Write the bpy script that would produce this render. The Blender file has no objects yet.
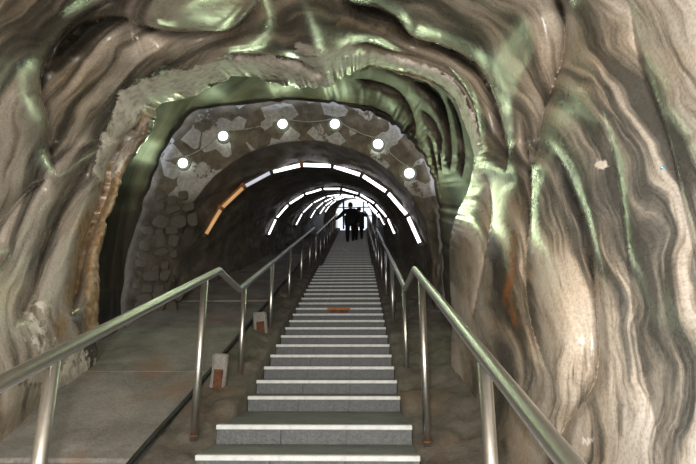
import bpy, bmesh, math, random
import numpy as np
from mathutils import Vector, Matrix

# ------------------------------------------------------------------ camera, world, lights, exposure
sc = bpy.context.scene
COL = sc.collection
FPX, SL = 500.0, 0.3425                 # focal length in pixels (696 px frame), slope of the stair tunnel
PITCH, YAW = math.radians(14.5), -math.radians(1.25)
CAM = np.array([0.35, 0.0, 0.0])
cam_data = bpy.data.cameras.new('camera')
cam_data.sensor_width = 36.0
cam_data.lens = 36.0 * FPX / 696.0
cam_data.clip_start = 0.05
cam = bpy.data.objects.new('camera', cam_data)
COL.objects.link(cam)
cam.location = CAM.tolist()
cam.rotation_euler = (math.pi / 2 + PITCH, 0, -YAW)
sc.camera = cam

world = bpy.data.worlds.new('sky')
sc.world = world
world.use_nodes = True
bg = world.node_tree.nodes['Background']
bg.inputs['Color'].default_value = (0.80, 0.88, 1.0, 1)
bg.inputs['Strength'].default_value = 1.0

def lamp_light(name, kind, loc, energy, color, size=0.05, parent=None, target=None, size_y=None):
    d = bpy.data.lights.new(name, kind)
    d.energy = energy
    d.color = color
    if kind == 'AREA':
        d.size = size
        if size_y:
            d.shape = 'RECTANGLE'; d.size_y = size_y
    else:
        d.shadow_soft_size = size
    o = bpy.data.objects.new(name, d)
    COL.objects.link(o)
    o.location = loc
    if target is not None:
        o.rotation_euler = (Vector(target) - Vector(loc)).to_track_quat('-Z', 'Y').to_euler()
    if parent:
        o.parent = parent
    return o

lamp_light('camera_flash', 'POINT', (0.25, -0.04, 0.21), 190, (1.0, 0.93, 0.84), 0.025)
lamp_light('chamber_light', 'AREA', (0.0, -3.6, 0.3), 270, (1.0, 0.925, 0.82), 1.6, target=(0, 4, 1.2))

vs = sc.view_settings
vs.view_transform = 'Standard'
vs.look = 'None'
vs.gamma = 1.0
vs.use_curve_mapping = False
vs.exposure = 0.75

# ------------------------------------------------------------------ measuring helpers
_fw = np.array([math.sin(YAW) * math.cos(PITCH), math.cos(YAW) * math.cos(PITCH), math.sin(PITCH)])
_rt = np.array([math.cos(YAW), -math.sin(YAW), 0.0])
_up = np.cross(_rt, _fw)
def unproject_y(px, py, Y):
    px, py, Y = np.broadcast_arrays(np.asarray(px, float), np.asarray(py, float), np.asarray(Y, float))
    d = _fw + _rt * ((px - 348) / FPX)[..., None] - _up * ((py - 232) / FPX)[..., None]
    return CAM + d * (Y / d[..., 1])[..., None]
def unproject_x(px, py, X):
    d = _fw + _rt * ((px - 348) / FPX) - _up * ((py - 232) / FPX)
    return CAM + d * ((X - CAM[0]) / d[0])
VP = np.array([358.35, 193.43])          # where lines along the sloping tunnel meet

def sstep(x):
    x = np.clip(x, 0, 1)
    return x * x * (3 - 2 * x)

def vnoise(p, seed=0):
    """smooth value noise of an (..., 3) array, about -1..1"""
    p = np.asarray(p, float)
    i = np.floor(p).astype(np.int64); f = p - i
    f = f * f * f * (f * (f * 6 - 15) + 10)
    out = np.zeros(p.shape[:-1])
    for dx in (0, 1):
        for dy in (0, 1):
            for dz in (0, 1):
                n = ((i[..., 0] + dx) * 374761393 + (i[..., 1] + dy) * 668265263 + (i[..., 2] + dz) * 2147483647 + seed * 1274126177) & 0xffffffff
                n = ((n ^ (n >> 13)) * 1274126177) & 0xffffffff
                n = ((n ^ (n >> 16)) * 2246822519) & 0xffffffff
                v = ((n >> 8) & 0xffff) / 32767.5 - 1
                w = (f[..., 0] if dx else 1 - f[..., 0]) * (f[..., 1] if dy else 1 - f[..., 1]) * (f[..., 2] if dz else 1 - f[..., 2])
                out += v * w
    return out
def fbm(p, seed=0, octv=3):
    p = np.asarray(p, float); o = 0; a = 1.0
    for k in range(octv):
        o = o + a * vnoise(p * 2 ** k, seed + k); a *= .5
    return o

def spline(pts, n=14):
    P = np.array(pts, float)
    Q = np.vstack([2 * P[0] - P[1], P, 2 * P[-1] - P[-2]])
    out = []
    for k in range(1, len(Q) - 2):
        a, b, c, d = Q[k - 1], Q[k], Q[k + 1], Q[k + 2]
        for t in np.linspace(0, 1, n, endpoint=False):
            out.append(.5 * ((2 * b) + (c - a) * t + (2 * a - 5 * b + 4 * c - d) * t * t + (3 * b - a - 3 * c + d) * t ** 3))
    out.append(P[-1])
    return np.array(out)

def polydist(p, pts, n=5):
    """signed distance to a smooth curve (positive on its tunnel side) and place along it 0..1"""
    C = spline(pts, n)
    seg = np.diff(C, axis=0); L = np.hypot(*seg.T); cum = np.concatenate([[0], np.cumsum(L)])
    best = np.full(p.shape[:-1], 1e9); u = np.zeros_like(best); sg = np.ones_like(best)
    for k in range(len(seg)):
        v = p - C[k]
        t = np.clip((v @ seg[k]) / (L[k] ** 2 + 1e-9), 0, 1)
        dv = v - t[..., None] * seg[k]
        d = np.hypot(dv[..., 0], dv[..., 1])
        m = d < best
        best = np.where(m, d, best)
        u = np.where(m, (cum[k] + t * L[k]) / cum[-1], u)
        sg = np.where(m, np.where(seg[k][0] * v[..., 1] - seg[k][1] * v[..., 0] > 0, 1, -1), sg)
    return best * sg, u

# ------------------------------------------------------------------ object helpers
def tag(o, label=None, cat=None, group=None, kind=None):
    if label: o['label'] = label
    if cat: o['category'] = cat
    if group: o['group'] = group
    if kind: o['kind'] = kind
    return o
def empty(name, loc=(0, 0, 0)):
    o = bpy.data.objects.new(name, None)
    o.empty_display_size = .1
    COL.objects.link(o); o.location = loc
    return o
def link(name, me, mat=None, parent=None, loc=None):
    o = bpy.data.objects.new(name, me)
    COL.objects.link(o)
    if mat is not None and len(me.materials) == 0:
        me.materials.append(mat)
    if parent is not None: o.parent = parent
    if loc is not None: o.location = loc
    return o
def bm_mesh(bm, name, smooth=False):
    me = bpy.data.meshes.new(name)
    bmesh.ops.recalc_face_normals(bm, faces=bm.faces)
    bm.to_mesh(me); bm.free()
    if smooth:
        me.polygons.foreach_set('use_smooth', [True] * len(me.polygons))
    return me
def grid_mesh(name, P, smooth=True, flip=False):
    """P: (rows, cols, 3)"""
    r, c = P.shape[:2]
    idx = np.arange(r * c).reshape(r, c)
    q = np.stack([idx[:-1, :-1], idx[:-1, 1:], idx[1:, 1:], idx[1:, :-1]], -1).reshape(-1, 4)
    if flip: q = q[:, ::-1]
    me = bpy.data.meshes.new(name)
    me.vertices.add(r * c); me.vertices.foreach_set('co', P.reshape(-1).astype(np.float32))
    me.loops.add(q.size); me.loops.foreach_set('vertex_index', np.ascontiguousarray(q).reshape(-1).astype(np.int32))
    me.polygons.add(len(q)); me.polygons.foreach_set('loop_start', np.arange(0, q.size, 4, dtype=np.int32))
    me.polygons.foreach_set('use_smooth', np.full(len(q), smooth))
    me.update(calc_edges=True); me.validate()
    return me
def attr(me, name, val):
    a = me.attributes.new(name, 'FLOAT', 'POINT')
    a.data.foreach_set('value', np.asarray(val, np.float32).reshape(-1))
def add_box(bm, lo, hi, shear=0.0, bevel=0.0):
    lo = Vector(lo); hi = Vector(hi)
    r = bmesh.ops.create_cube(bm, size=1)
    for v in r['verts']:
        v.co = Vector([lo[k] + (v.co[k] + .5) * (hi[k] - lo[k]) for k in range(3)])
    if bevel:
        es = list({e for v in r['verts'] for e in v.link_edges})
        r2 = bmesh.ops.bevel(bm, geom=es, offset=bevel, segments=1, affect='EDGES')
    return bm
def add_tube(bm, pts, rad, seg=14, cap=True):
    """pipe along a polyline with mitred bends"""
    P = [Vector(p) for p in pts]
    rads = rad if hasattr(rad, '__len__') else [rad] * len(P)
    rings = []
    ref = None
    for i, p in enumerate(P):
        d0 = (P[i] - P[i - 1]).normalized() if i else (P[1] - P[0]).normalized()
        d1 = (P[i + 1] - P[i]).normalized() if i < len(P) - 1 else d0
        t = (d0 + d1).normalized()
        if ref is None:
            ref = Vector((1, 0, 0)) if abs(d0.x) < .9 else Vector((0, 1, 0))
        a = (ref - d0 * ref.dot(d0)).normalized(); b = d0.cross(a).normalized()
        ring = []
        for k in range(seg):
            an = 2 * math.pi * k / seg
            o = (a * math.cos(an) + b * math.sin(an)) * rads[i]
            den = d0.dot(t)
            o = o - d0 * (o.dot(t) / den)            # slide onto the mitre plane
            ring.append(bm.verts.new(p + o))
        rings.append(ring); ref = a
    for A, B in zip(rings[:-1], rings[1:]):
        for k in range(seg):
            bm.faces.new((A[k], A[(k + 1) % seg], B[(k + 1) % seg], B[k]))
    if cap:
        bm.faces.new(rings[0][::-1]); bm.faces.new(rings[-1])
    return bm
def add_lathe(bm, prof, seg=24, M=None):
    rings = []
    for r, z in prof:
        ring = []
        for k in range(seg):
            a = 2 * math.pi * k / seg
            co = Vector((r * math.cos(a), r * math.sin(a), z))
            ring.append(bm.verts.new(M @ co if M else co))
        rings.append(ring)
    for A, B in zip(rings[:-1], rings[1:]):
        for k in range(seg):
            bm.faces.new((A[k], A[(k + 1) % seg], B[(k + 1) % seg], B[k]))
    bm.faces.new(rings[0][::-1]); bm.faces.new(rings[-1])
    return bm

# ------------------------------------------------------------------ materials
class NT:
    def __init__(s, name):
        s.m = bpy.data.materials.new(name); s.m.use_nodes = True
        s.t = s.m.node_tree; s.b = s.t.nodes['Principled BSDF']
    def n(s, kind, **kw):
        o = s.t.nodes.new(kind)
        for k, v in kw.items(): setattr(o, k, v)
        return o
    def l(s, a, b): s.t.links.new(a, b)
    def noise(s, scale, detail=4, rough=.55, vec=None, dist=0.0, dim='3D'):
        o = s.n('ShaderNodeTexNoise', noise_dimensions=dim)
        o.inputs['Scale'].default_value = scale; o.inputs['Detail'].default_value = detail
        o.inputs['Roughness'].default_value = rough; o.inputs['Distortion'].default_value = dist
        if vec is not None: s.l(vec, o.inputs['W' if dim == '1D' else 'Vector'])
        return o.outputs['Fac']
    def coords(s, scale=(1, 1, 1)):
        c = s.n('ShaderNodeTexCoord'); m = s.n('ShaderNodeMapping')
        m.inputs['Scale'].default_value = scale
        s.l(c.outputs['Object'], m.inputs['Vector'])
        return m.outputs['Vector']
    def ramp(s, fac, stops, interp='LINEAR'):
        r = s.n('ShaderNodeValToRGB'); r.color_ramp.interpolation = interp
        el = r.color_ramp.elements
        while len(el) > 1: el.remove(el[-1])
        for k, (p, c) in enumerate(stops):
            e = el[0] if k == 0 else el.new(p)
            e.position = p
            c = (c, c, c) if not hasattr(c, '__len__') else c
            e.color = (*c, 1)
        s.l(fac, r.inputs['Fac'])
        return r.outputs['Color']
    def mix(s, fac, a, b, mode='MIX'):
        m = s.n('ShaderNodeMix', data_type='RGBA', blend_type=mode)
        for sock, v in ((m.inputs['Factor'], fac), (m.inputs['A'], a), (m.inputs['B'], b)):
            if isinstance(v, bpy.types.NodeSocket): s.l(v, sock)
            elif hasattr(v, '__len__'): sock.default_value = (*v, 1)
            else: sock.default_value = v
        return m.outputs['Result']
    def math(s, op, a, b=0.0, clamp=False):
        m = s.n('ShaderNodeMath', operation=op, use_clamp=clamp)
        for sock, v in ((m.inputs[0], a), (m.inputs[1], b)):
            if isinstance(v, bpy.types.NodeSocket): s.l(v, sock)
            else: sock.default_value = v
        return m.outputs[0]
    def attr(s, name):
        return s.n('ShaderNodeAttribute', attribute_name=name).outputs['Fac']
    def bump(s, h, strength=.3, dist=.02):
        b = s.n('ShaderNodeBump'); b.inputs['Strength'].default_value = strength; b.inputs['Distance'].default_value = dist
        s.l(h, b.inputs['Height']); s.l(b.outputs['Normal'], s.b.inputs['Normal'])
    def base(s, c): s.l(c, s.b.inputs['Base Color']) if isinstance(c, bpy.types.NodeSocket) else setattr(s.b.inputs['Base Color'], 'default_value', (*c, 1))
    def set(s, **kw):
        for k, v in kw.items():
            k = k.replace('_', ' ').title().replace('Ior', 'IOR')
            sock = s.b.inputs[k]
            if isinstance(v, bpy.types.NodeSocket): s.l(v, sock)
            else: sock.default_value = v
        return s

def salt_material(name, crust_scale=7.0, rough=.27, shade=1.0, spec=.55):
    t = NT(name)
    phi, crust, ochre, tone, rust = (t.attr(a) for a in ('strata', 'crust', 'ochre', 'tone', 'rust'))
    v = t.coords()
    wob = t.noise(2.2, 3, .5, v)
    ph = t.math('ADD', phi, t.math('MULTIPLY', wob, 5.0))
    al = t.attr('along')
    def streak(fp, fa, detail, dist):
        cb_ = t.n('ShaderNodeCombineXYZ')
        t.l(t.math('MULTIPLY', ph, fp), cb_.inputs[0]); t.l(t.math('MULTIPLY', al, fa), cb_.inputs[1])
        return t.noise(1.0, detail, .55, cb_.outputs[0], dist, '2D')
    n1 = streak(.024, .0045, 2, .2)
    n2 = streak(.075, .010, 3, .3)
    n3 = streak(.30, .045, 3, .2)
    st = t.math('ADD', t.math('MULTIPLY', n1, .52), t.math('ADD', t.math('MULTIPLY', n2, .38), t.math('MULTIPLY', n3, .10)))
    patch = t.noise(1.3, 4, .6, v, .6)
    gain = t.math('ADD', .7, t.math('MULTIPLY', t.noise(1.7, 3, .6, v, .5), 2.3))
    st = t.math('ADD', .5, t.math('MULTIPLY', t.math('SUBTRACT', st, .5), gain))
    pale = t.ramp(st, [(.30, (.075, .074, .068)), (.41, (.17, .163, .148)), (.48, (.31, .28, .24)), (.53, (.43, .395, .35)), (.64, (.53, .50, .46))])
    dark = t.ramp(st, [(.28, (.060, .055, .044)), (.42, (.135, .118, .092)), (.50, (.24, .205, .162)), (.58, (.35, .30, .245)), (.70, (.47, .42, .355))])
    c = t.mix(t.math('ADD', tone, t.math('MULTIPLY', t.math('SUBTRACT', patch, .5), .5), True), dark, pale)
    brown = t.ramp(t.noise(.9, 3, .55, v, .3), [(.45, 0.0), (.70, .62)])
    c = t.mix(brown, c, t.mix(1.0, c, (1.0, .83, .62), 'MULTIPLY'))
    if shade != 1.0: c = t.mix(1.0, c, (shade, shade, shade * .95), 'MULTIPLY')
    speck = t.ramp(t.noise(55, 5, .75, v), [(.34, .50), (.55, 1.0)])
    c = t.mix(.7, c, t.mix(1.0, c, speck, 'MULTIPLY'))
    oc = t.ramp(t.math('ADD', ochre, t.math('MULTIPLY', t.math('SUBTRACT', t.noise(6, 5, .65, v), .5), 2.0)), [(.40, 0.0), (.95, .9)])
    c = t.mix(oc, c, t.ramp(t.noise(14, 3, .6, v), [(.3, (.20, .12, .055)), (.5, (.36, .24, .125)), (.72, (.50, .42, .31))]))
    rs = t.ramp(t.math('ADD', rust, t.math('MULTIPLY', t.math('SUBTRACT', t.noise(7, 4, .6, v), .5), 1.8)), [(.45, 0.0), (1.0, .8)])
    c = t.mix(rs, c, t.ramp(t.noise(10, 4, .6, v), [(.35, (.10, .055, .03)), (.6, (.24, .10, .04))]))
    cr = t.ramp(t.math('ADD', crust, t.math('MULTIPLY', t.math('SUBTRACT', t.noise(crust_scale, 6, .7, v, .4), .5), 1.7)), [(.44, 0.0), (.56, 1.0)])
    crc = t.ramp(t.noise(11, 4, .65, v), [(.30, (.36, .32, .26)), (.46, (.60, .56, .50)), (.66, (.78, .75, .70))])
    c = t.mix(cr, c, crc)
    t.base(c)
    h = t.math('ADD', t.math('MULTIPLY', t.noise(16, 5, .6, v), .6), t.math('ADD', t.math('MULTIPLY', n2, .35), t.math('MULTIPLY', cr, .25)))
    t.bump(h, .22, .022)
    t.set(roughness=t.math('ADD', t.math('ADD', rough - .1, t.math('MULTIPLY', t.noise(5, 4, .6, v), .22)), t.math('MULTIPLY', cr, .3)), specular_ior_level=spec)
    return t.m

def concrete(name, a, b, rust=0.0, scale=3.0, rough=.8):
    t = NT(name); v = t.coords()
    c = t.ramp(t.noise(scale, 6, .65, v, .3), [(.3, a), (.7, b)])
    c = t.mix(.5, c, t.mix(1.0, c, t.ramp(t.noise(45, 3, .6, v), [(.32, .5), (.55, 1.05)]), 'MULTIPLY'))
    if rust:
        c = t.mix(t.ramp(t.noise(1.1, 4, .6, v, .5), [(.56, 0.0), (.72, rust)]), c, (.24, .12, .055))
    t.base(c)
    t.bump(t.noise(22, 6, .65, v), .45, .02)
    t.set(roughness=rough)
    return t.m
def simple(name, c, rough=.5, metal=0.0, vary=.25, scale=8.0, bump=0.0):
    t = NT(name); v = t.coords()
    n = t.noise(scale, 4, .6, v)
    lo = tuple(x * (1 - vary) for x in c); hi = tuple(min(1, x * (1 + vary)) for x in c)
    t.base(t.ramp(n, [(.3, lo), (.7, hi)]))
    t.set(roughness=rough, metallic=metal)
    if bump: t.bump(t.noise(scale * 6, 4, .6, v), bump, .01)
    return t.m
def emitter(name, c, strength):
    t = NT(name); t.base(tuple(min(.9, x) for x in c))
    t.b.inputs['Emission Color'].default_value = (*c, 1)
    t.b.inputs['Emission Strength'].default_value = strength
    t.set(roughness=.4)
    return t.m

M_SALT = salt_material('banded_salt')
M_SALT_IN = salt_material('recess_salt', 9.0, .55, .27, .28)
M_FLOOR = concrete('ramp_concrete', (.135, .13, .12), (.31, .30, .28), .55, 2.2)
M_CURB = concrete('curb_concrete', (.075, .065, .052), (.17, .155, .13), .4, 4.0)
M_BLOCK = concrete('block_concrete', (.20, .195, .18), (.36, .35, .33), 0, 9.0)
M_STEEL = simple('brushed_steel', (.62, .62, .60), .36, 1.0, .06, 30)
M_RUST = simple('rusted_iron', (.13, .055, .028), .85, .2, .5, 20, .4)
M_RISER = concrete('riser_slate', (.048, .056, .063), (.092, .104, .113), 0, 6.0, .55)
M_TREAD = concrete('tread_grey', (.095, .105, .098), (.20, .215, .20), 0, 3.0, .5)
M_BLACK = simple('black_iron', (.018, .018, .018), .5, .2, .3, 10)
t = NT('nosing_white'); v = t.coords()
c = t.ramp(t.noise(9, 5, .65, v), [(.25, (.34, .33, .30)), (.45, (.50, .53, .54)), (.7, (.60, .64, .66))])
c = t.mix(t.ramp(t.noise(4.5, 3, .6, v), [(.70, 0.0), (.80, .7)]), c, (.32, .16, .06))
t.base(c); t.set(roughness=.5); M_NOSE = t.m
t = NT('hewn_vault_rock'); v = t.coords((1, .55, 1))
c = t.ramp(t.noise(3.0, 6, .65, v, .4), [(.28, (.046, .040, .029)), (.5, (.11, .095, .068)), (.72, (.20, .172, .125))])
c = t.mix(t.ramp(t.noise(1.2, 3, .6, v), [(.5, 0.0), (.75, .5)]), c, (.095, .068, .040))
c = t.mix(t.ramp(t.noise(7, 4, .7, v), [(.70, 0.0), (.75, .6)]), c, (.26, .25, .23))
t.base(c); t.bump(t.noise(9, 6, .7, v), .8, .05); t.set(roughness=.6); M_VAULT = t.m
t = NT('portal_plaster_rock'); v = t.coords()
c = t.ramp(t.noise(4, 5, .65, v, .3), [(.3, (.045, .040, .030)), (.55, (.095, .084, .064)), (.75, (.14, .124, .096))])
c = t.mix(t.attr('plaster'), t.mix(1.0, c, (.72, .69, .64), 'MULTIPLY'), t.mix(1.0, c, (1.35, 1.3, 1.25), 'MULTIPLY'))
vo = t.n('ShaderNodeTexVoronoi'); vo.inputs['Scale'].default_value = 3.6; t.l(v, vo.inputs['Vector'])
sep = t.n('ShaderNodeSeparateColor'); t.l(vo.outputs['Color'], sep.inputs['Color'])
cell = t.math('ADD', sep.outputs[0], t.math('MULTIPLY', t.math('SUBTRACT', t.noise(6, 5, .7, v), .5), .9))
c = t.mix(t.math('MULTIPLY', t.attr('plaster'), t.ramp(cell, [(.68, 0.0), (.72, .8)])), c, t.ramp(t.noise(20, 3, .6, v), [(.3, (.27, .265, .25)), (.7, (.46, .45, .43))]))
t.base(c); t.bump(t.noise(12, 6, .7, v), .5, .03); t.set(roughness=.8, specular_ior_level=.2); M_FACE = t.m
M_STONE = concrete('rubble_stone', (.045, .040, .030), (.105, .092, .070), 0, 6.0, .8)

# ------------------------------------------------------------------ cavern rock in front of the tunnel
def rim_radius(poly, alphas):
    C = spline(poly, 10) - VP
    a = np.unwrap(np.arctan2(C[:, 1], C[:, 0])); r = np.hypot(*C.T)
    o = np.argsort(a); a = a[o]; r = r[o]
    return np.interp(alphas, a, r)
def ang(p):
    a = math.atan2(p[1] - VP[1], p[0] - VP[0])
    return a
RIM = [(60, 470), (78, 420), (92, 372), (97, 330), (98, 300), (99, 282), (97, 262), (104, 228), (114, 198), (124, 172), (138, 149), (151, 129), (157, 107), (175, 100),
       (200, 92), (223, 82), (240, 75), (262, 80), (285, 85), (310, 88), (328, 86), (340, 78), (360, 70), (378, 69), (400, 74), (422, 80), (442, 89), (456, 102),
       (464, 122), (471, 142), (474, 162), (468, 190), (456, 216), (450, 242), (450, 280), (452, 320), (451, 360), (457, 400), (474, 455), (482, 480)]
A0, A1 = ang(RIM[0]), ang(RIM[-1])
# go clockwise on screen from lower left over the top to lower right: angle grows from A0 (about 2.4) to A1 + 2 pi
if A1 < A0: A1 += 2 * math.pi
NA, NR = 820, 300
AL = np.linspace(A0, A1, NA)
ca, sa = np.cos(AL), np.sin(AL)
rim_raw = rim_radius(RIM, AL)
rim_j = 1.6 * vnoise(np.stack([AL * 26, AL * 0, AL * 0], -1), 3) + 1.0 * vnoise(np.stack([AL * 60, AL * 0, AL * 0], -1), 5)
kern = np.exp(-(np.arange(-40, 41) / 14.0) ** 2); kern /= kern.sum()
rim = np.convolve(np.pad(rim_raw, 40, mode='edge'), kern, 'valid')      # smooth section; the ragged lip is added at the edge only
rim_j = rim_j * (1 - .85 * sstep((np.cos(AL) - .1) / .5)) + (rim_raw - rim)
low_left = np.exp(-((AL - (A0 + .12)) / .42) ** 2)
rim_y = 5.6 + .22 * np.cos(AL - math.pi) - .10 * np.sin(AL) - .20 * low_left + .12 * vnoise(np.stack([AL * 3, AL * 0, AL * 0], -1), 8)
RMAX = 490.0
T = np.linspace(0, 1, NR)[:, None]
RHO0 = rim[None, :] + (RMAX - rim[None, :]) * T ** 1.05
RHO = RHO0 + rim_j[None, :] * np.exp(-((RHO0 - rim[None, :]) / 14.0) ** 2)
PX = np.stack([VP[0] + RHO * ca, VP[1] + RHO * sa], -1)
Yb = rim_y[None, :] * (rim[None, :] / RHO0) ** (.84 + .36 * low_left[None, :] + .10 * np.exp(-((AL - 3.46) / .55) ** 2)[None, :])

# edges of the water-worn scallops: (curve, rounding width px, rounding depth m, step m, fall-back width px)
EDGES = [
    ([(58, 178), (50, 153), (47, 118), (40, 86), (43, 67), (57, 43), (83, 15), (112, -2), (150, -14)], 26, .42, .10, 170),
    ([(47, 70), (62, 44), (80, 27), (100, 19), (123, 17), (143, 25), (173, 31), (205, 31), (228, 30), (245, 18), (258, 0), (266, -15)], 15, .22, .16, 42),
    ([(335, -12), (352, 3), (375, 8), (395, 17), (405, 29), (414, 37), (440, 45), (465, 56), (483, 72), (495, 98), (502, 122), (508, 152), (506, 176)], 17, .32, .24, 40),
    ([(553, -14), (562, 6), (566, 28), (564, 55), (556, 80), (546, 106), (540, 135), (533, 170)], 36, .38, .07, 40),
    ([(551, 138), (560, 160), (573, 190), (584, 220), (591, 250), (595, 285), (598, 315), (600, 350), (596, 382), (582, 404), (564, 430), (552, 470)], 12, .20, .11, 50),
    ([(520, 110), (527, 140), (531, 175), (530, 220), (526, 265), (529, 310), (540, 350), (556, 385)], 13, .16, .09, 26),
    ([(225, 53), (250, 53), (275, 55), (299, 60), (314, 68), (326, 80)], 8, .14, .12, 22),
    ([(348, 80), (359, 71), (369, 65), (389, 69), (419, 75), (441, 86), (459, 103), (467, 130), (478, 168)], 9, .10, .05, 14),
    ([(70, 320), (76, 285), (82, 250), (94, 215), (104, 188), (108, 165), (122, 141), (146, 114)], 14, .30, .14, 16),
    ([(12, 330), (30, 290), (46, 240), (62, 205), (78, 178), (98, 150)], 13, .14, .07, 30),
    ([(-14, 250), (6, 215), (28, 190), (50, 176)], 16, .12, .05, 30),
    ([(345, 46), (368, 42), (392, 50), (425, 58), (452, 72), (472, 100), (482, 140)], 12, .10, .05, 26),
    ([(470, 330), (487, 250), (492, 205), (486, 170)][::-1], 16, .12, .05, 22),
    ([(630, -10), (640, 60), (668, 140), (690, 230), (712, 330)], 30, .12, .02, 60),
    ([(600, 95), (618, 180), (628, 260), (640, 350), (668, 470)], 18, .09, .02, 40),
]
def carve(PX, edges):
    D = np.zeros(PX.shape[:-1])
    for pts, w, A, J, w2 in edges:
        s, u = polydist(PX, pts)
        amp = sstep(u / .16) * sstep((1 - u) / .16)
        tt = np.clip((s + w) / w, 0, 1)
        out = A * (1 - np.sqrt(np.maximum(0, 1 - tt ** 2)))
        inn = (A + J) * (1 - np.clip(s / w2, 0, 1)) ** 2
        D += amp * np.where(s < 0, out, inn + .9 * J * np.exp(-np.maximum(s, 0) / 3.5))
    return D
D = carve(PX, EDGES)
# soft bulges and hollows, drawn out along the bands
ecc = np.hypot(PX[..., 0] - 322, (PX[..., 1] - 385) * .8)
th = np.arctan2((PX[..., 1] - 385) * .8, PX[..., 0] - 322)
warp = 11 * fbm(np.stack([PX[..., 0] / 75, PX[..., 1] / 75, 0 * ecc], -1), 11, 2) + 2 * fbm(np.stack([PX[..., 0] / 22, PX[..., 1] / 22, 0 * ecc], -1), 21, 2)
strata = ecc + warp
q3 = np.stack([(strata) / 46, th * 1.7, 0 * ecc], -1)
soft = .070 * vnoise(q3, 31) + .022 * vnoise(q3 * [2.6, 2.2, 1], 41) + .004 * vnoise(q3 * [6, 6, 1], 51)
fade = sstep((RHO - rim[None, :]) / 25)
Y = Yb + (D + soft * (.35 + .65 * fade)) * (Yb / 4.2)
P_front = unproject_y(PX[..., 0], PX[..., 1], Y)
# continue past the frame and behind the camera at constant section
last = P_front[-1]
h_last = last[:, 2] - SL * last[:, 1]
ext = []
for k, f_ in enumerate(np.linspace(0, 1, 46)[1:]):
    y = last[:, 1] * (1 - f_) + (-4.6) * f_
    wv = .10 * vnoise(np.stack([AL * 5, y * 1.3, 0 * y], -1), 61) * min(1, f_ * 6)
    sc_ = 1 + .25 * f_ + wv
    ext.append(np.stack([CAM[0] + (last[:, 0] - CAM[0]) * sc_, y, h_last * sc_ + SL * y], -1))
for s_ in (.6, .3, .02):          # closing rock behind
    e = ext[-1].copy(); ext.append(np.stack([CAM[0] + (e[:, 0] - CAM[0]) * s_, e[:, 1] - .15, (e[:, 2] - SL * e[:, 1]) * s_ + SL * e[:, 1]], -1))
# the back of the lip
first = P_front[0]; hf = first[:, 2] - SL * first[:, 1]
lip = []
for dr, dy in ((.55, -.35), (.34, -.02), (.16, .10), (.05, .10), (.012, .055)):
    g = 1 + dr / np.maximum(.6, np.hypot(first[:, 0] - CAM[0], hf))
    y = first[:, 1] + dy
    lip.append(np.stack([CAM[0] + (first[:, 0] - CAM[0]) * g, y, hf * g + SL * y], -1))
P_all = np.concatenate([np.stack(lip), P_front, np.stack(ext)], 0)
def pad(A, lo=len(lip), hi=len(ext), slope=0.0):
    top = np.repeat(A[:1], lo, 0)
    bot = A[-1:] + slope * np.arange(1, hi + 1)[:, None]
    return np.concatenate([top, A, bot], 0)
def near(pts, w):
    s, u = polydist(PX, pts); return np.exp(-(s / w) ** 2)
def blob(x, y, rx, ry):
    return np.exp(-((PX[..., 0] - x) / rx) ** 2 - ((PX[..., 1] - y) / ry) ** 2)
s_rim = RHO - rim[None, :]
X_, Y_ = PX[..., 0], PX[..., 1]
rim_at = lambda w: np.exp(-(s_rim / w) ** 2)
crust = np.zeros_like(X_)
crust = np.maximum(crust, .95 * np.maximum(near([(104, 170), (122, 128), (130, 102), (150, 90), (178, 82), (200, 80)], 15), near([(178, 82), (205, 76), (235, 66), (270, 66), (300, 74), (325, 82)], 13)))
crust = np.maximum(crust, .85 * near([(310, 62), (335, 66), (352, 62), (375, 58), (405, 64), (430, 74), (452, 88), (466, 112), (473, 150)], 8))
crust = np.maximum(crust, .70 * near([(300, 48), (330, 56), (350, 50)], 8))
crust = np.maximum(crust, .72 * blob(70, 390, 40, 60))
crust = np.maximum(crust, .68 * blob(602, 165, 11, 9))
crust = np.maximum(crust, .62 * blob(590, 440, 16, 7))
crust = np.maximum(crust, .50 * blob(38, 330, 22, 60))
ochre = 1.15 * near([(92, 330), (94, 290), (94, 262), (102, 226), (113, 196), (123, 168)], 11)
ochre = np.maximum(ochre, .95 * near([(60, 330), (74, 285), (82, 240), (88, 210)], 10))
ochre = np.maximum(ochre, .85 * near([(112, 155), (128, 132), (154, 110), (176, 101), (200, 93)], 6))
ochre = np.maximum(ochre, .55 * near([(338, 20), (365, 26), (392, 30)], 8))
rust = .95 * near([(513, 235), (512, 270), (507, 300), (514, 320)], 7)
rust = np.maximum(rust, .6 * near([(148, 120), (135, 150)], 5))
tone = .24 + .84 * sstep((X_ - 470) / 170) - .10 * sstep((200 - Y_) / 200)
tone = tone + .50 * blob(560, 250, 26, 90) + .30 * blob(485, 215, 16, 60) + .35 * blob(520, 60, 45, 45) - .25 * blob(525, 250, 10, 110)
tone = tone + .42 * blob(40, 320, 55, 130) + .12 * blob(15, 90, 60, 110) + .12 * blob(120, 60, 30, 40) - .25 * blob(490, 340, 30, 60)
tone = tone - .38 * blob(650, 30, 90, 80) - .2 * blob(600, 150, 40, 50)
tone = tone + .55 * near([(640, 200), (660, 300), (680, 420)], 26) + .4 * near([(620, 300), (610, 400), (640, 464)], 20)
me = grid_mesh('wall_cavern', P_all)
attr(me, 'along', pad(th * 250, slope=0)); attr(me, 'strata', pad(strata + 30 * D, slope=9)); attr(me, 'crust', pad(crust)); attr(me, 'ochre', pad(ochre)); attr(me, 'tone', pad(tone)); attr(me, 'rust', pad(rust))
o = link('wall_cavern', me, M_SALT)
tag(o, 'folded grey and cream banded salt rock arching over the foot of the stairs', 'rock wall', kind='structure')

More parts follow.
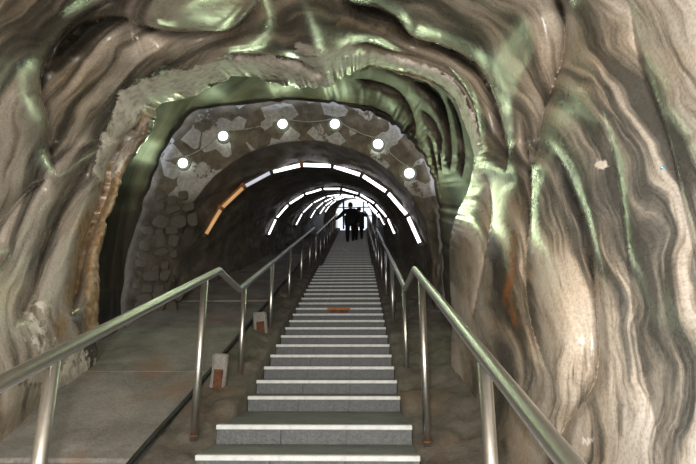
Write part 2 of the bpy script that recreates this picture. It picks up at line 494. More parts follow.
# ------------------------------------------------------------------ recess of darker rock between the cavern lip and the lamps
FACE_OUT = [(70, 470), (96, 410), (112, 360), (119, 325), (122, 290), (128, 252), (139, 216), (150, 186), (162, 156), (180, 127), (200, 110), (250, 104), (300, 101), (345, 105),
            (385, 119), (405, 136), (425, 160), (436, 190), (441, 230), (444, 290), (446, 340), (452, 400), (468, 455), (474, 480)]
NB, NBR = 520, 110
AB = np.linspace(A0 + .01, A1 - .01, NB); cb, sb = np.cos(AB), np.sin(AB)
rin = rim_radius(FACE_OUT, AB) + 1.5 * vnoise(np.stack([AB * 18, AB * 0, AB * 0], -1), 13)
rimB = np.interp(AB, AL, rim); rimYB = np.interp(AB, AL, rim_y)
rout = np.maximum(rimB * 1.10 + 10, rin + 14)
TB = np.linspace(0, 1, NBR)[:, None]
RB = rin[None] + (rout - rin)[None] * TB
YF = 7.8
ex = np.log(YF / (rimYB - .12)) / np.log(rout / rin)
PXB = np.stack([VP[0] + RB * cb, VP[1] + RB * sb], -1)
YB = YF * (rin[None] / RB) ** ex[None]
EDGES_B = [
    ([(352, 78), (372, 80), (391, 86), (403, 95), (412, 111), (416, 130), (412, 142)], 13, .30, .10, 20),
    ([(412, 80), (424, 84), (438, 95), (446, 110), (450, 130), (452, 152), (450, 175)], 9, .26, .10, 14),
    ([(420, 108), (427, 113), (436, 124), (442, 140), (441, 158), (443, 180)], 8, .22, .08, 12),
    ([(424, 130), (431, 139), (435, 156), (439, 180), (442, 205)], 7, .16, .06, 10),
    ([(446, 92), (456, 110), (462, 130), (465, 155), (462, 180)], 7, .16, .06, 10),
    ([(235, 104), (290, 98), (350, 103), (385, 112), (398, 128), (404, 150)], 6, .12, .10, 12),
    ([(128, 300), (133, 250), (146, 205), (158, 165)], 16, .14, .04, 20),
]
DB = carve(PXB, EDGES_B)
eb = np.hypot(PXB[..., 0] - 330, (PXB[..., 1] - 290) * .8)
tb = np.arctan2((PXB[..., 1] - 290) * .8, PXB[..., 0] - 330)
qb = np.stack([eb / 22, tb * 2.4, 0 * eb], -1)
edge_fade = sstep((RB - rin[None]) / 10)
YB2 = YB + (DB + .10 * vnoise(qb, 71) + .008 * vnoise(qb * [3, 3, 1], 72)) * edge_fade
PB = unproject_y(PXB[..., 0], PXB[..., 1], YB2)
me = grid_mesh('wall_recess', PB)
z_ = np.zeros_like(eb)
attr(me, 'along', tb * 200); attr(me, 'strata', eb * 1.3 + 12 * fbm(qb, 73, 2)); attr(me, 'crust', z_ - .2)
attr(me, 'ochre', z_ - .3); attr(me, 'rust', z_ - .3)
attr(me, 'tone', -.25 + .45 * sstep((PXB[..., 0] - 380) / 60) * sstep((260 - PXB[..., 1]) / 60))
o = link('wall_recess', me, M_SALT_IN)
tag(o, 'smooth dark rock hollow between the pale lip and the ring of round lamps', 'rock wall', kind='structure')

# ------------------------------------------------------------------ tunnel vault (arches narrow and drop towards the top)
VST = [(7.98, -.58, -1.15, 2.12), (9.2, -.56, -1.52, 2.20), (14.5, -.46, -1.78, 2.02), (19.0, -.38, -1.87, 1.90), (22.5, -.30, -1.80, 1.76), (26.0, -.22, -1.78, 1.66), (29.6, -.15, -1.78, 1.60)]
def vault_at(y):
    Ys = [v[0] for v in VST]
    return [np.interp(y, Ys, [v[k] for v in VST]) for k in (1, 2, 3)]
def vault_section(y, n_arc=120, n_leg=26, bottom=-3.2, grow=0.0):
    cx, sp, R = vault_at(y); R = R + grow
    pts = [(cx - R, bottom + (sp - bottom) * k / n_leg) for k in range(n_leg)]
    pts += [(cx - R * math.cos(a), sp + R * math.sin(a)) for a in np.linspace(0, math.pi, n_arc)]
    pts += [(cx + R, sp + (bottom - sp) * k / n_leg) for k in range(1, n_leg + 1)]
    return np.array(pts)
ys = np.concatenate([np.linspace(7.98, 15, 130), np.linspace(15.1, 29.6, 130)])
PV = []
for y in ys:
    s = vault_section(y)
    cx, sp, R = vault_at(y)
    p3 = np.stack([s[:, 0] * 1.6, np.full(len(s), y * 1.1), s[:, 1] * 1.6], -1)
    d = .05 * fbm(p3, 81, 2) + .022 * vnoise(p3 * 4, 85) + .012 * vnoise(p3 * 9, 88)
    # arris-like hewing furrows running up the tunnel
    nrm = np.stack([s[:, 0] - cx, np.maximum(0, s[:, 1] - sp)], -1); nrm /= np.linalg.norm(nrm, axis=1)[:, None] + 1e-6
    s2 = s + nrm * (d * (.3 + .7 * min(1, (y - 7.98) / .4)))[:, None]
    PV.append(np.stack([s2[:, 0], np.full(len(s), y), s2[:, 1] + SL * y], -1))
PV = np.stack(PV)
o = link('wall_tunnel', grid_mesh('wall_tunnel', PV), M_VAULT)
tag(o, 'dark hewn barrel vault of the sloping tunnel above the stairs', 'tunnel vault', kind='structure')

# portal face between recess and vault
inner0 = PV[0]
ctr = np.array([-.58, -1.15])
ia = np.unwrap(np.arctan2(inner0[:, 2] - SL * inner0[:, 1] - ctr[1], inner0[:, 0] - ctr[0]))
outer0 = PB[0]
oa = np.unwrap(np.arctan2(outer0[:, 2] - SL * outer0[:, 1] - ctr[1], outer0[:, 0] - ctr[0]))
def polar_tab(P):
    h = P[:, 2] - SL * P[:, 1] - ctr[1]; x = P[:, 0] - ctr[0]
    a = np.unwrap(np.arctan2(h, x)); r = np.hypot(x, h)
    if a[0] > a[-1]: a = a[::-1]; r = r[::-1]
    sh = 2 * math.pi * round((math.pi / 2 - a.mean()) / (2 * math.pi)); a = a + sh
    o_ = np.argsort(a)
    return a[o_], r[o_]
ai, ri = polar_tab(inner0); ao, ro = polar_tab(outer0)
AF = np.linspace(max(ai[0], ao[0]), min(ai[-1], ao[-1]), 420)
Ri = np.interp(AF, ai, ri); Ro = np.maximum(np.interp(AF, ao, ro), Ri + .03)
PF = []
for k in np.concatenate([np.linspace(-.15, 1, 34), [1.02]]):
    R = Ri + (Ro - Ri) * max(k, 0) + (.45 if k > 1.01 else 0)
    p3 = np.stack([R * np.cos(AF) * 3, R * np.sin(AF) * 3, 0 * AF + k], -1)
    edge = min(1, 4 * max(k, 0)) * min(1, 6 * (1 - max(k, 0)) + .0)
    d = (.07 * fbm(p3, 91, 3)) * edge
    y = 7.98 - .06 * max(k, 0) + d + (.25 if k < 0 else 0) + (.12 if k > 1.01 else 0)
    PF.append(np.stack([ctr[0] + R * np.cos(AF), y, ctr[1] + R * np.sin(AF) + SL * np.where(k < 0, 8.2, 7.98 - .06 * max(k, 0))], -1))
PF = np.stack(PF); me = grid_mesh('wall_portal', PF)
attr(me, 'plaster', sstep((PF[..., 2] - SL * 7.95 + .25) / .5))
o = link('wall_portal', me, M_FACE)
tag(o, 'rough plaster-patched rock ring around the tunnel mouth carrying round lamps', 'rock wall', kind='structure')
portal = o
# rubble stones along the left jamb of the tunnel mouth
rng = random.Random(4)
def stone_mesh(seed):
    r = random.Random(seed); bm = bmesh.new()
    bmesh.ops.create_icosphere(bm, subdivisions=2, radius=1)
    for v in bm.verts:
        c = v.co.copy()
        v.co = Vector([math.copysign(abs(x) ** .6, x) for x in c]) * (.82 + .16 * float(vnoise(np.array([c.x * 1.4 + seed * 7, c.y * 1.4, c.z * 1.4]), 3)))
    return bm_mesh(bm, 'stone', True)
st_meshes = [stone_mesh(k) for k in range(5)]
row_y = 192
while row_y < 345:
    hpx = rng.uniform(9, 16)
    xl = np.interp(row_y, [190, 215, 250, 290, 345], [157, 146, 136, 130, 126])
    x = xl + rng.uniform(-4, 5)
    for j in range(3):
        wpx = rng.uniform(8, 18)
        p = unproject_y(x + wpx / 2 + 2, row_y + hpx / 2 + rng.uniform(-3, 3), 7.955 - .012 * j)
        s = link('stone', st_meshes[rng.randrange(5)], M_STONE, portal, p.tolist())
        k = 7.9 / FPX / 2
        s.scale = (wpx * k * 1.2, .05, hpx * k * 1.2)
        s.rotation_euler = (0, rng.uniform(-.5, .5), rng.uniform(-.2, .2))
        x += wpx
    row_y += hpx

# ------------------------------------------------------------------ floors
def h_floor(x, y):
    return SL * y
def sloped_strip(name, x0, x1, y0, y1, h0, h1, mat, nx, ny, amp, seed, thick=.4):
    """rough strip from x0 to x1 following the slope; h0/h1 heights at its two sides; closed underneath"""
    xs = np.linspace(x0, x1, nx); yy = np.linspace(y0, y1, ny)
    X, Yg = np.meshgrid(xs, yy)
    H = np.interp(X, [x0, x1], [h0, h1])
    e = np.minimum(1, np.minimum(X - x0, x1 - X) / .06 + .25)
    N = amp * fbm(np.stack([X * 5, Yg * 4, 0 * X], -1), seed, 3) * e
    top = np.stack([X, Yg, H + N + SL * Yg], -1)
    l = top[:, :1].copy(); l[..., 2] -= thick
    r = top[:, -1:].copy(); r[..., 2] -= thick
    return grid_mesh(name, np.concatenate([l, top, r], 1))

floor = empty('floor', (-1.8, 4.0, -.6))
tag(floor, 'sloping concrete ramp of long slabs left of the stairs', 'ramp', kind='structure')
y0 = -4.4; k = 0
while y0 < 28.5:
    L = 1.62
    bm = bmesh.new()
    a, b = -2.9, -1.215
    for (x, y, dz) in ((a, y0, 0), (b, y0, 0), (b, y0 + L - .012, 0), (a, y0 + L - .012, 0)):
        pass
    v = []
    hs = -1.93 + rng.uniform(-.012, .012)
    if y0 > 11: hs -= .06
    if y0 > 13.6: hs -= .18
    for dz in (-.25, 0):
        for (x, y) in ((a, y0), (b, y0), (b, y0 + L - .012), (a, y0 + L - .012)):
            v.append(bm.verts.new((x + 1.8, y - 4.0, hs + SL * y + dz + .6)))
    for f_ in ((3, 2, 1, 0), (4, 5, 6, 7), (0, 1, 5, 4), (1, 2, 6, 5), (2, 3, 7, 6), (3, 0, 4, 7)):
        bm.faces.new([v[i] for i in f_])
    bmesh.ops.bevel(bm, geom=[e for e in bm.edges], offset=.008, segments=1, affect='EDGES')
    link('slab', bm_mesh(bm, 'slab'), M_FLOOR, floor)
    y0 += L; k += 1
for nm, x0, x1, h0, h1, sd in (('curb', -1.185, -.752, -1.95, -2.02, 101), ('curb', .752, 1.75, -2.06, -1.9, 103)):
    me = sloped_strip(nm, x0, x1, -4.4, 13.9, h0, h1, M_CURB, 26, 520, .03, sd)
    c1 = link('floor_' + ('left_curb' if x0 < 0 else 'right_curb'), me, M_CURB)
    tag(c1, 'rough brown concrete curb between the stairs and the ' + ('left ramp' if x0 < 0 else 'right rock wall'), 'curb', kind='structure')
    me = sloped_strip(nm, x0, x1, 13.9, 29.3, h0 - .2, h1 - .2, M_CURB, 14, 200, .03, sd + 1)
    c2 = link('curb_run', me, M_CURB, c1)

# dark guide rail lying in the gap between slab and curb
bm = bmesh.new()
pts = []
for y in np.arange(-4, 13.5, .35):
    pts.append((-1.198 + .006 * math.sin(y * 3), y, -1.925 + .012 * math.sin(y * 2.1) + SL * y))
add_tube(bm, pts, .022, 8)
o = link('guide_rail', bm_mesh(bm, 'guide_rail', True), M_BLACK)
tag(o, 'thin black iron rail running up the joint beside the concrete ramp', 'rail')

# ------------------------------------------------------------------ stairs
stairs = empty('staircase', (0, 4.056, -.47))
tag(stairs, 'long straight flight of slate grey steps with white nosings up the tunnel', 'staircase')
S0 = Vector((0, 4.056, -.47))
steps = []                                            # (front y, top z, depth)
y, z = 3.58, -.606
low = [(3.58 - .45 * k, -.606 - .137 * k) for k in range(18, 0, -1)]
low += [(3.58, -.606), (4.056, -.47)]
up = []
y, z = 5.14, -.33
k = 0
while y < 28.6:
    up.append((y, z)); k += 1
    y += .4 + (.52 if k == 22 else 0); z += .137
allst = low + up
W = .75
def box_mesh(name, sx, sy, sz, bevel=.004):
    bm = bmesh.new(); add_box(bm, (-sx / 2, 0, -sz), (sx / 2, sy, 0), 0, bevel)
    return bm_mesh(bm, name)
nose_me = box_mesh('nosing', 2 * W, .055, .036, .005)
panel_me = box_mesh('riser_panel', .494, .02, .112, .003)
tread_cache = {}
for i, (y, z) in enumerate(allst):
    yn = allst[i + 1][0] if i + 1 < len(allst) else y + 2.6
    dep = round(yn - y, 3)
    if dep not in tread_cache:
        bm = bmesh.new(); add_box(bm, (-W, .05, -.16), (W, dep + .05, -.004), 0, .004)
        tread_cache[dep] = bm_mesh(bm, 'step')
    s = link('step', tread_cache[dep], M_TREAD, stairs, (0, y - S0.y, z - S0.z))
    link('nosing', nose_me, M_NOSE, s, (0, 0, 0))
    for j in range(3):
        link('riser_panel', panel_me, M_RISER, s, ((j - 1) * .5, .02, -.036))

s9 = [c for c in stairs.children if abs(c.location.y + S0.y - up[9][0]) < .01][0]
bm = bmesh.new(); add_box(bm, (-.20, -.003, -.034), (.20, .012, -.002), 0, .001); link('rust_stain', bm_mesh(bm, 'rust_stain'), simple('orange_stain', (.42, .17, .06), .8, 0, .4, 25), s9)
bm = bmesh.new(); add_box(bm, (-.16, .017, -.085), (.17, .03, -.037), 0, .001); link('rust_stain', bm_mesh(bm, 'rust_stain'), M_RUST, s9)

# ------------------------------------------------------------------ handrails
def rail(side, X, label, sections, posts):
    base = Vector((X, sections[0][0][0], SL * sections[0][0][0] - 1.9))
    t = empty('handrail', base)
    tag(t, label, 'handrail', 'steel handrails of the stairs')
    path = []
    for sec in sections:
        for (y, h) in sec: path.append((X - base.x, y - base.y, h + SL * y - base.z))
    bm = bmesh.new(); add_tube(bm, path, .031, 18)
    link('top_rail', bm_mesh(bm, 'top_rail', True), M_STEEL, t)
    for (y, hb) in posts:
        for sec in sections:
            if sec[0][0] - .3 <= y <= sec[-1][0] + .3:
                hr = np.interp(y, [sec[0][0], sec[-1][0]], [sec[0][1], sec[-1][1]])
        bm = bmesh.new(); add_tube(bm, [(0, 0, hb - .05), (0, 0, hr - .012)], .029, 14)
        p = link('post', bm_mesh(bm, 'post', True), M_STEEL, t, (X - base.x, y - base.y, SL * y - base.z))
        bm = bmesh.new()
        M = Matrix.Translation((0, 0, hb - .02))
        add_lathe(bm, [(.04, 0), (.04, .006), (.03, .012)], 14, M)
        link('base_plate', bm_mesh(bm, 'base_plate'), M_RUST, p)
rail('left', -.92, 'steel handrail with posts on the left side of the stairs beside the ramp',
     [[(-1.6, -.68), (1.9, -.70), (4.46, -.73)], [(5.28, -1.07), (13.75, -1.03)], [(14.40, -1.28), (28.8, -1.25)]],
     [(-.6, -1.93), (2.12, -1.96), (4.07, -1.93), (5.50, -2.0), (7.22, -2.02), (9.05, -2.02), (10.9, -2.02), (12.7, -2.02)] + [(14.5 + 1.75 * k, -2.2) for k in range(9)])
rail('right', .87, 'steel handrail with posts on the right side of the stairs below the banded rock',
     [[(-1.6, -.70), (1.35, -.71), (4.60, -.75)], [(5.60, -1.13), (13.95, -1.08)], [(14.60, -1.33), (28.8, -1.28)]],
     [(.4, -2.0), (2.16, -2.04), (4.14, -2.0), (5.73, -2.08), (7.75, -2.1), (9.5, -2.1), (11.2, -2.1), (12.9, -2.1)] + [(14.7 + 1.75 * k, -2.28) for k in range(9)])

# rusty stubs of an older railing in the left curb
def stub(X, px, py, w, hgt, label, tilt, mat):
    p = unproject_x(px, py, X)
    t = empty('railing_stub', p.tolist())
    t.rotation_euler = (0, tilt, .15)
    tag(t, label, 'railing stub', 'stubs of an older railing')
    bm = bmesh.new(); add_box(bm, (-w / 2, 0, -.12), (w / 2, w, hgt), 0, .02)
    bmesh.ops.subdivide_edges(bm, edges=list(bm.edges), cuts=2, use_grid_fill=True)
    for v in bm.verts:
        n = float(vnoise(np.array([v.co.x * 16 + px, v.co.y * 16, v.co.z * 16]), 7)); v.co += Vector((n, n, n)) * .012
    link('concrete_block', bm_mesh(bm, 'concrete_block'), mat, t)
    bm = bmesh.new(); add_box(bm, (-w * .28, -.016, -.10), (w * .30, .02, hgt * .62), 0, .004)
    link('iron_plate', bm_mesh(bm, 'iron_plate'), M_RUST, t)
stub(-1.04, 216, 396, .15, .40, 'broken pale concrete stub with a rusty iron plate beside the nearest steps', .04, M_BLOCK)
stub(-1.00, 261, 338, .19, .36, 'crumbled grey concrete stub farther up the left curb, behind the fifth post', -.1, M_BLOCK)
stub(-1.04, 283, 309, .17, .28, 'small brown concrete stub highest up the left curb', .1, M_CURB)

# ------------------------------------------------------------------ round bulkhead lamps on the portal ring
M_GLASS = emitter('lamp_glass', (.86, 1.0, .84), 3.5)
M_LBASE = simple('lamp_base_grey', (.33, .35, .32), .5, .3, .1)
bm = bmesh.new(); add_lathe(bm, [(.125, 0), (.125, .03), (.112, .045), (.095, .048)], 28); LB = bm_mesh(bm, 'lamp_base', True)
bm = bmesh.new(); add_lathe(bm, [(.094, .0)] + [(.094 * math.cos(a), .03 + .055 * math.sin(a)) for a in np.linspace(0, 1.45, 9)], 28); LG = bm_mesh(bm, 'lamp_glass', True)
bm = bmesh.new(); add_lathe(bm, [(.098, .03), (.108, .03), (.108, .058), (.098, .058)], 28); LR = bm_mesh(bm, 'lamp_ring', True)
LAMPS = [((184, 164), 'leftmost round lamp, low on the rock ring beside dark rubble stones'), ((224, 137), 'second round lamp from the left on the rock ring'),
         ((283, 125), 'round lamp left of the crown of the tunnel mouth'), ((335, 125), 'round lamp right of the crown of the tunnel mouth'),
         ((378, 145), 'second round lamp from the right on the rock ring'), ((409, 174), 'rightmost round lamp, low on the rock ring beside the green lit folds')]
lamp_pos = []
for (px, py), lab in LAMPS:
    p = unproject_y(px, py, 7.90)
    # face the visitor, tipped a little towards the axis
    t = empty('bulkhead_lamp', p.tolist())
    t.rotation_euler = (math.pi / 2 + .12, 0, 0)
    tag(t, lab, 'lamp', 'round bulkhead lamps around the tunnel mouth')
    link('lamp_base', LB, M_LBASE, t); link('lamp_glass', LG, M_GLASS, t); link('lamp_ring', LR, M_LBASE, t)
    ll = lamp_light('lamp_light', 'SPOT', (0, 0, .10), 13, (.78, 1.0, .56), .07, t)      # the opaque base keeps light off the wall behind
    ll.data.spot_size = math.radians(150); ll.data.spot_blend = .2; ll.rotation_euler = (math.pi, 0, 0)
    lamp_pos.append(Vector(p.tolist()))
pts = []
for a, b in zip(lamp_pos[:-1], lamp_pos[1:]):
    for k in range(8):
        u = k / 8
        pts.append(a.lerp(b, u) + Vector((0, .015, -.07 * 4 * u * (1 - u) + .14)))
pts.append(lamp_pos[-1] + Vector((0, .015, .14)))
bm = bmesh.new(); add_tube(bm, pts, .009, 6)
o = link('lamp_cable', bm_mesh(bm, 'lamp_cable', True), simple('cable_grey', (.30, .29, .25), .6))
tag(o, 'thin grey cable looping from one round lamp to the next', 'cable')

# ------------------------------------------------------------------ arches of light tubes under the vault
M_TUBE = emitter('tube_white', (.97, .95, 1.0), 2.4)
M_TUBE_DIM = emitter('tube_dim', (.62, .64, .72), .40)
M_TUBE_WARM = emitter('tube_orange', (.75, .42, .18), .28)
M_CLIP = simple('clip_dark', (.06, .05, .04), .6)
M_WOODCLIP = simple('clip_rusty', (.28, .12, .04), .7)
def light_arch(y, a0, a1, n, lab, dims=None, rt=.027):
    cx, sp, R = vault_at(y); R -= .07
    t = empty('light_arch', (cx, y, sp + SL * y))
    tag(t, lab, 'light arch', 'arches of light tubes under the tunnel vault')
    da = (a1 - a0) / n
    for k in range(n):
        b0 = a0 + da * k + da * .06; b1 = a0 + da * (k + 1) - da * .06
        p0 = Vector((-R * math.cos(b0), 0, R * math.sin(b0))); p1 = Vector((-R * math.cos(b1), 0, R * math.sin(b1)))
        m = (dims or {}).get(k, M_TUBE)
        bm = bmesh.new(); add_tube(bm, [p0, p1], rt, 10)
        link('light_tube', bm_mesh(bm, 'light_tube', True), m, t)
        # backing batten
        nrm = ((p0 + p1) / 2).normalized() * .045
        bm = bmesh.new(); add_tube(bm, [p0 + nrm, p1 + nrm], .034, 6)
        link('batten', bm_mesh(bm, 'batten'), M_WOODCLIP if m is M_TUBE_WARM else M_CLIP, t)
    for k in range(n + 1):
        a = a0 + da * k
        d = Vector((-math.cos(a), 0, math.sin(a)))
        bm = bmesh.new(); add_tube(bm, [d * (R - .03), d * (R + .075)], .05, 8)
        link('clip', bm_mesh(bm, 'clip'), M_WOODCLIP if (dims and k in (1, 2, 4)) else M_CLIP, t)
    return t
light_arch(9.2, .33, math.pi - .235, 9, 'nearest and largest arch of light tubes, with two orange tubes at lower left', rt=.036, dims={0: M_TUBE_WARM, 1: M_TUBE_WARM, 2: M_TUBE_DIM})
light_arch(14.5, .24, math.pi - .24, 9, 'second arch of white light tubes up the tunnel')
light_arch(19.0, .30, math.pi - .29, 8, 'third arch of white light tubes up the tunnel', rt=.019)
light_arch(22.4, .35, math.pi - .35, 8, 'fourth arch of white light tubes up the tunnel', rt=.019)
light_arch(25.4, .4, math.pi - .4, 7, 'fifth arch of white light tubes, just behind the dark clad climbers', rt=.019)
light_arch(28.0, .4, math.pi - .4, 7, 'last and smallest arch of white light tubes, nearest the bright opening', rt=.019)

# ------------------------------------------------------------------ upper end: wall with arched opening and steel frame
YE = 29.6
cx, sp, R = vault_at(YE)
ax, asp, aR = .05, -1.40, 1.12
bm = bmesh.new()
outer = []; innerv = []
n = 48
def ringpts(cx, sp, R, bottom):
    p = [(cx - R, bottom)] + [(cx - R * math.cos(a), sp + R * math.sin(a)) for a in np.linspace(0, math.pi, n)] + [(cx + R, bottom)]
    return p
op = ringpts(cx, sp, R + .3, -3.2); ip = ringpts(ax, asp, aR, -3.2)
fr = [[bm.verts.new((x, yy, h + SL * YE)) for (x, h) in pp] for yy in (YE, YE + .3) for pp in (op, ip)]
for k in range(len(op) - 1):
    bm.faces.new((fr[0][k], fr[0][k + 1], fr[1][k + 1], fr[1][k]))
    bm.faces.new((fr[2][k], fr[2][k + 1], fr[3][k + 1], fr[3][k]))
    bm.faces.new((fr[1][k], fr[1][k + 1], fr[3][k + 1], fr[3][k]))
o = link('wall_end', bm_mesh(bm, 'wall_end'), M_VAULT)
tag(o, 'end wall with bright arched opening at the top of the tunnel', 'wall', kind='structure')
gt = empty('steel_frame', (ax, YE - .05, -2.2 + SL * YE))
tag(gt, 'thin steel frame with crossbars standing in the bright arched opening', 'frame')
def bar(name, p0, p1, r=.035):
    bm = bmesh.new(); add_tube(bm, [p0, p1], r, 8); link(name, bm_mesh(bm, name), M_CLIP, gt)
bar('upright', (-.62, 0, -.1), (-.62, 0, 1.72), .06)
bar('upright', (.62, 0, -.1), (.62, 0, 1.72), .04)
bar('crossbar', (-1.15, 0, 1.28), (1.15, 0, 1.28))
bar('crossbar', (-1.15, 0, .72), (1.15, 0, .72), .03)

# ------------------------------------------------------------------ people climbing
M_COAT = simple('dark_coat', (.018, .022, .022), .85, 0, .4, 14)
M_TROUSER = simple('dark_trousers', (.012, .014, .016), .85, 0, .3, 14)
M_SKIN = simple('skin', (.40, .24, .17), .5, 0, .1)
M_HAIR = simple('dark_hair', (.015, .012, .010), .6, 0, .3, 30)
M_SHOE = simple('dark_shoe', (.01, .01, .01), .5, 0, .2)
def skin_body(name, joints, edges, mats, root):
    me = bpy.data.meshes.new(name)
    me.from_pydata([j[0] for j in joints], edges, [])
    o = bpy.data.objects.new(name, me); COL.objects.link(o)
    md = o.modifiers.new('skin', 'SKIN'); md.use_smooth_shade = True
    for v, j in zip(me.skin_vertices[0].data, joints):
        v.radius = j[1] if hasattr(j[1], '__len__') else (j[1], j[1])
    me.skin_vertices[0].data[0].use_root = True
    o.modifiers.new('sub', 'SUBSURF').levels = 2
    dg = bpy.context.evaluated_depsgraph_get()
    ev = o.evaluated_get(dg)
    m2 = bpy.data.meshes.new_from_object(ev)
    bpy.data.objects.remove(o); bpy.data.meshes.remove(me)
    m2.materials.clear()
    for m in mats: m2.materials.append(m)
    return m2
def person(loc, label, scale=1.0, raise_left=True, turn=0.0, lean=.12, coat=M_COAT):
    root = empty('person', loc); root.rotation_euler = (0, 0, turn); root.scale = (scale,) * 3
    tag(root, label, 'person')
    L = lean
    J = [((0, 0, .92), (.185, .14)),                                                     # 0 pelvis
         ((0, L * .35, 1.12), (.20, .15)), ((0, L * .8, 1.32), (.225, .165)), ((0, L * 1.05, 1.43), (.14, .11)),   # 1-3 spine
         ((0, L * 1.2, 1.50), .062), ((0, L * 1.35, 1.57), .085), ((0, L * 1.5, 1.66), (.088, .098)), ((0, L * 1.5, 1.74), .06),   # 4-7 neck, head
         ((-.10, 0, .86), .13), ((-.12, .03, .50), .10), ((-.12, -.05, .10), .066), ((-.11, .08, .045), (.048, .04)),     # 8-11 left leg
         ((.10, .02, .86), .13), ((.12, .20, .58), .10), ((.11, .26, .24), .066), ((.10, .39, .185), (.048, .04)),       # 12-15 right leg on next step
         ((-.21, L, 1.40), .105), ((-.40, L + .05, 1.22), .085), ((-.62, L + .24, 1.10), .058),                    # 16-18 left arm out to the rail
         ((.22, L, 1.40), .105), ((.34, L - .04, 1.12), .085), ((.33, L + .10, .90), .055)]                        # 19-21 right arm
    if not raise_left:
        J[17] = ((-.29, L - .03, 1.12), .06); J[18] = ((-.28, L + .12, .92), .044)
        J[20] = ((.40, L + .10, 1.30), .075); J[21] = ((.30, L + .26, 1.54), .05)
    E_ = [(0, 1), (1, 2), (2, 3), (3, 4), (4, 5), (5, 6), (6, 7), (0, 8), (8, 9), (9, 10), (10, 11), (0, 12), (12, 13), (13, 14), (14, 15), (2, 16), (16, 17), (17, 18), (2, 19), (19, 20), (20, 21)]
    me = skin_body('body', J, E_, [coat, M_TROUSER, M_SKIN, M_SHOE], 0)
    # hands with five fingers grown from the wrists
    bm = bmesh.new(); bm.from_mesh(me)
    for wi, ei in ((18, 17), (21, 20)):
        w = Vector(J[wi][0]); d = (w - Vector(J[ei][0])).normalized()
        side = d.cross(Vector((0, 0, 1))).normalized(); nn = side.cross(d).normalized()
        f0 = len(bm.faces)
        add_tube(bm, [w, w + d * .05, w + d * .10], [.036, .042, .034], 8)
        for q, ln in zip((-.030, -.010, .010, .030), (.060, .075, .070, .052)):
            b = w + d * .095 + side * q
            add_tube(bm, [b, b + d * ln * .5 - nn * .008, b + d * ln * .8 - nn * .035], [.0095, .0090, .0075], 6)
        b = w + d * .03 - side * .034
        add_tube(bm, [b, b + d * .035 - side * .022, b + d * .07 - side * .018 - nn * .02], [.012, .0105, .008], 6)
        bm.faces.ensure_lookup_table()
        for f_ in bm.faces[f0:]: f_.material_index = 2; f_.smooth = True
    bm.faces.ensure_lookup_table()
    for f_ in bm.faces:
        if f_.material_index == 2: continue
        c = f_.calc_center_median()
        if c.z > 1.50 and abs(c.x) < .13: f_.material_index = 2
        elif c.z < .085 or (c.x > 0 and c.z < .235 and c.y > .17): f_.material_index = 3
        elif c.z < .82 and abs(c.x) < .25: f_.material_index = 1
    me2 = bm_mesh(bm, 'body', True)
    for m in (coat, M_TROUSER, M_SKIN, M_SHOE): me2.materials.append(m)
    bpy.data.meshes.remove(me)
    b = link('body', me2, None, root)
    # hair cap, open over the face (which looks up the stairs)
    hc = Vector((0, L * 1.5, 1.665))
    bm = bmesh.new(); bmesh.ops.create_uvsphere(bm, u_segments=18, v_segments=12, radius=1)
    for v in bm.verts:
        v.co = hc + Vector((v.co.x * .105, v.co.y * .115 - .012, v.co.z * .125 + .005))
    bmesh.ops.delete(bm, geom=[v for v in bm.verts if v.co.y > hc.y + .045 and v.co.z < hc.z + .06], context='VERTS')
    link('hair', bm_mesh(bm, 'hair', True), M_HAIR, root)
    bm = bmesh.new()
    for s_ in (-1, 1):
        add_lathe(bm, [(.004, -.012), (.02, -.008), (.022, .008), (.006, .012)], 10, Matrix.Translation(hc + Vector((s_ * .092, .01, -.02))) @ Matrix.Rotation(math.pi / 2, 4, 'Y') @ Matrix.Diagonal((1.4, 1, 1, 1)))
    link('ears', bm_mesh(bm, 'ears', True), M_SKIN, root)
    bm = bmesh.new()
    add_lathe(bm, [(.004, 0), (.016, .006), (.009, .04), (.004, .05)], 8, Matrix.Translation(hc + Vector((0, .093, -.04))) @ Matrix.Rotation(-.35, 4, 'X'))
    link('nose', bm_mesh(bm, 'nose', True), M_SKIN, root)
    bm = bmesh.new()
    for s_ in (-1, 1):
        bmesh.ops.create_uvsphere(bm, u_segments=8, v_segments=6, radius=.013, matrix=Matrix.Translation(hc + Vector((s_ * .034, .090, .0))))
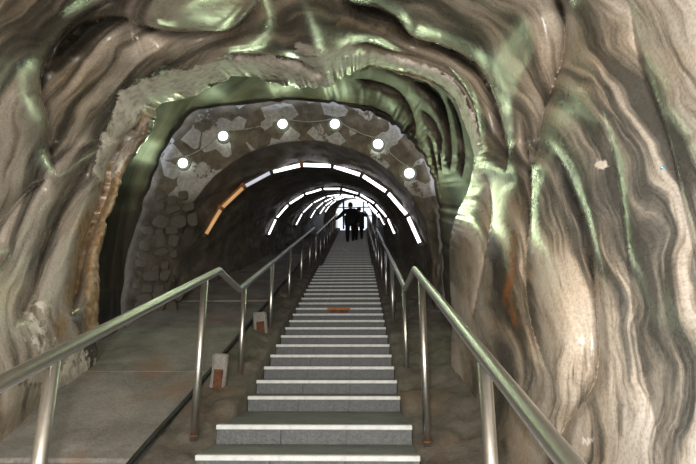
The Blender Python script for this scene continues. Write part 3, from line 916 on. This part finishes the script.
    link('eyes', bm_mesh(bm, 'eyes', True), M_HAIR, root)
    bm = bmesh.new(); add_tube(bm, [hc + Vector((-.026, .082, -.065)), hc + Vector((0, .092, -.068)), hc + Vector((.026, .082, -.065))], .006, 6)
    link('mouth', bm_mesh(bm, 'mouth', True), simple('lips', (.30, .11, .09), .5), root)
    # jacket hem
    bm = bmesh.new()
    add_lathe(bm, [(.20, .76), (.21, .76), (.215, .95), (.22, 1.15), (.20, 1.15)], 24, Matrix.Diagonal((1.12, .82, 1, 1)))
    link('jacket_hem', bm_mesh(bm, 'jacket_hem', True), coat, root)
    return root
def step_z(y):
    r = [s for s in allst if s[0] <= y]
    return r[-1][1]
yp = up[40][0] + .2
person((-.02, yp - .02, step_z(yp) - .005), 'person in dark jacket and trousers climbing the stairs, left hand towards the rail', 1.10)
yp = up[42][0] + .2
person((.36, yp - .02, step_z(yp) - .005), 'second dark clad person half hidden behind the climber, right arm raised', .96, False, -.1)

# ------------------------------------------------------------------ small blue survey marker on the right rock wall
d2 = (PX[..., 0] - 663) ** 2 + (PX[..., 1] - 169) ** 2
ij = np.unravel_index(np.argmin(d2), d2.shape)
p = Vector(P_front[ij].tolist())
tu = Vector((P_front[ij[0] + 6, ij[1]] - P_front[ij[0] - 6, ij[1]]).tolist()); tv = Vector((P_front[ij[0], ij[1] + 6] - P_front[ij[0], ij[1] - 6]).tolist())
nrm = tu.cross(tv).normalized()
if nrm.dot(Vector(CAM.tolist()) - p) < 0: nrm = -nrm
mk = empty('survey_marker', p.to_tuple()); mk.rotation_euler = nrm.to_track_quat('Z', 'Y').to_euler()
tag(mk, 'tiny blue round survey marker fixed to the pale right rock wall', 'marker')
bm = bmesh.new(); add_lathe(bm, [(.011, -.008), (.011, .003), (.009, .005)], 12); link('disc', bm_mesh(bm, 'disc'), simple('marker_blue', (.10, .30, .50), .4), mk)
bm = bmesh.new(); add_lathe(bm, [(.004, .004), (.004, .008), (.002, .010)], 8); link('pin', bm_mesh(bm, 'pin'), M_STEEL, mk)
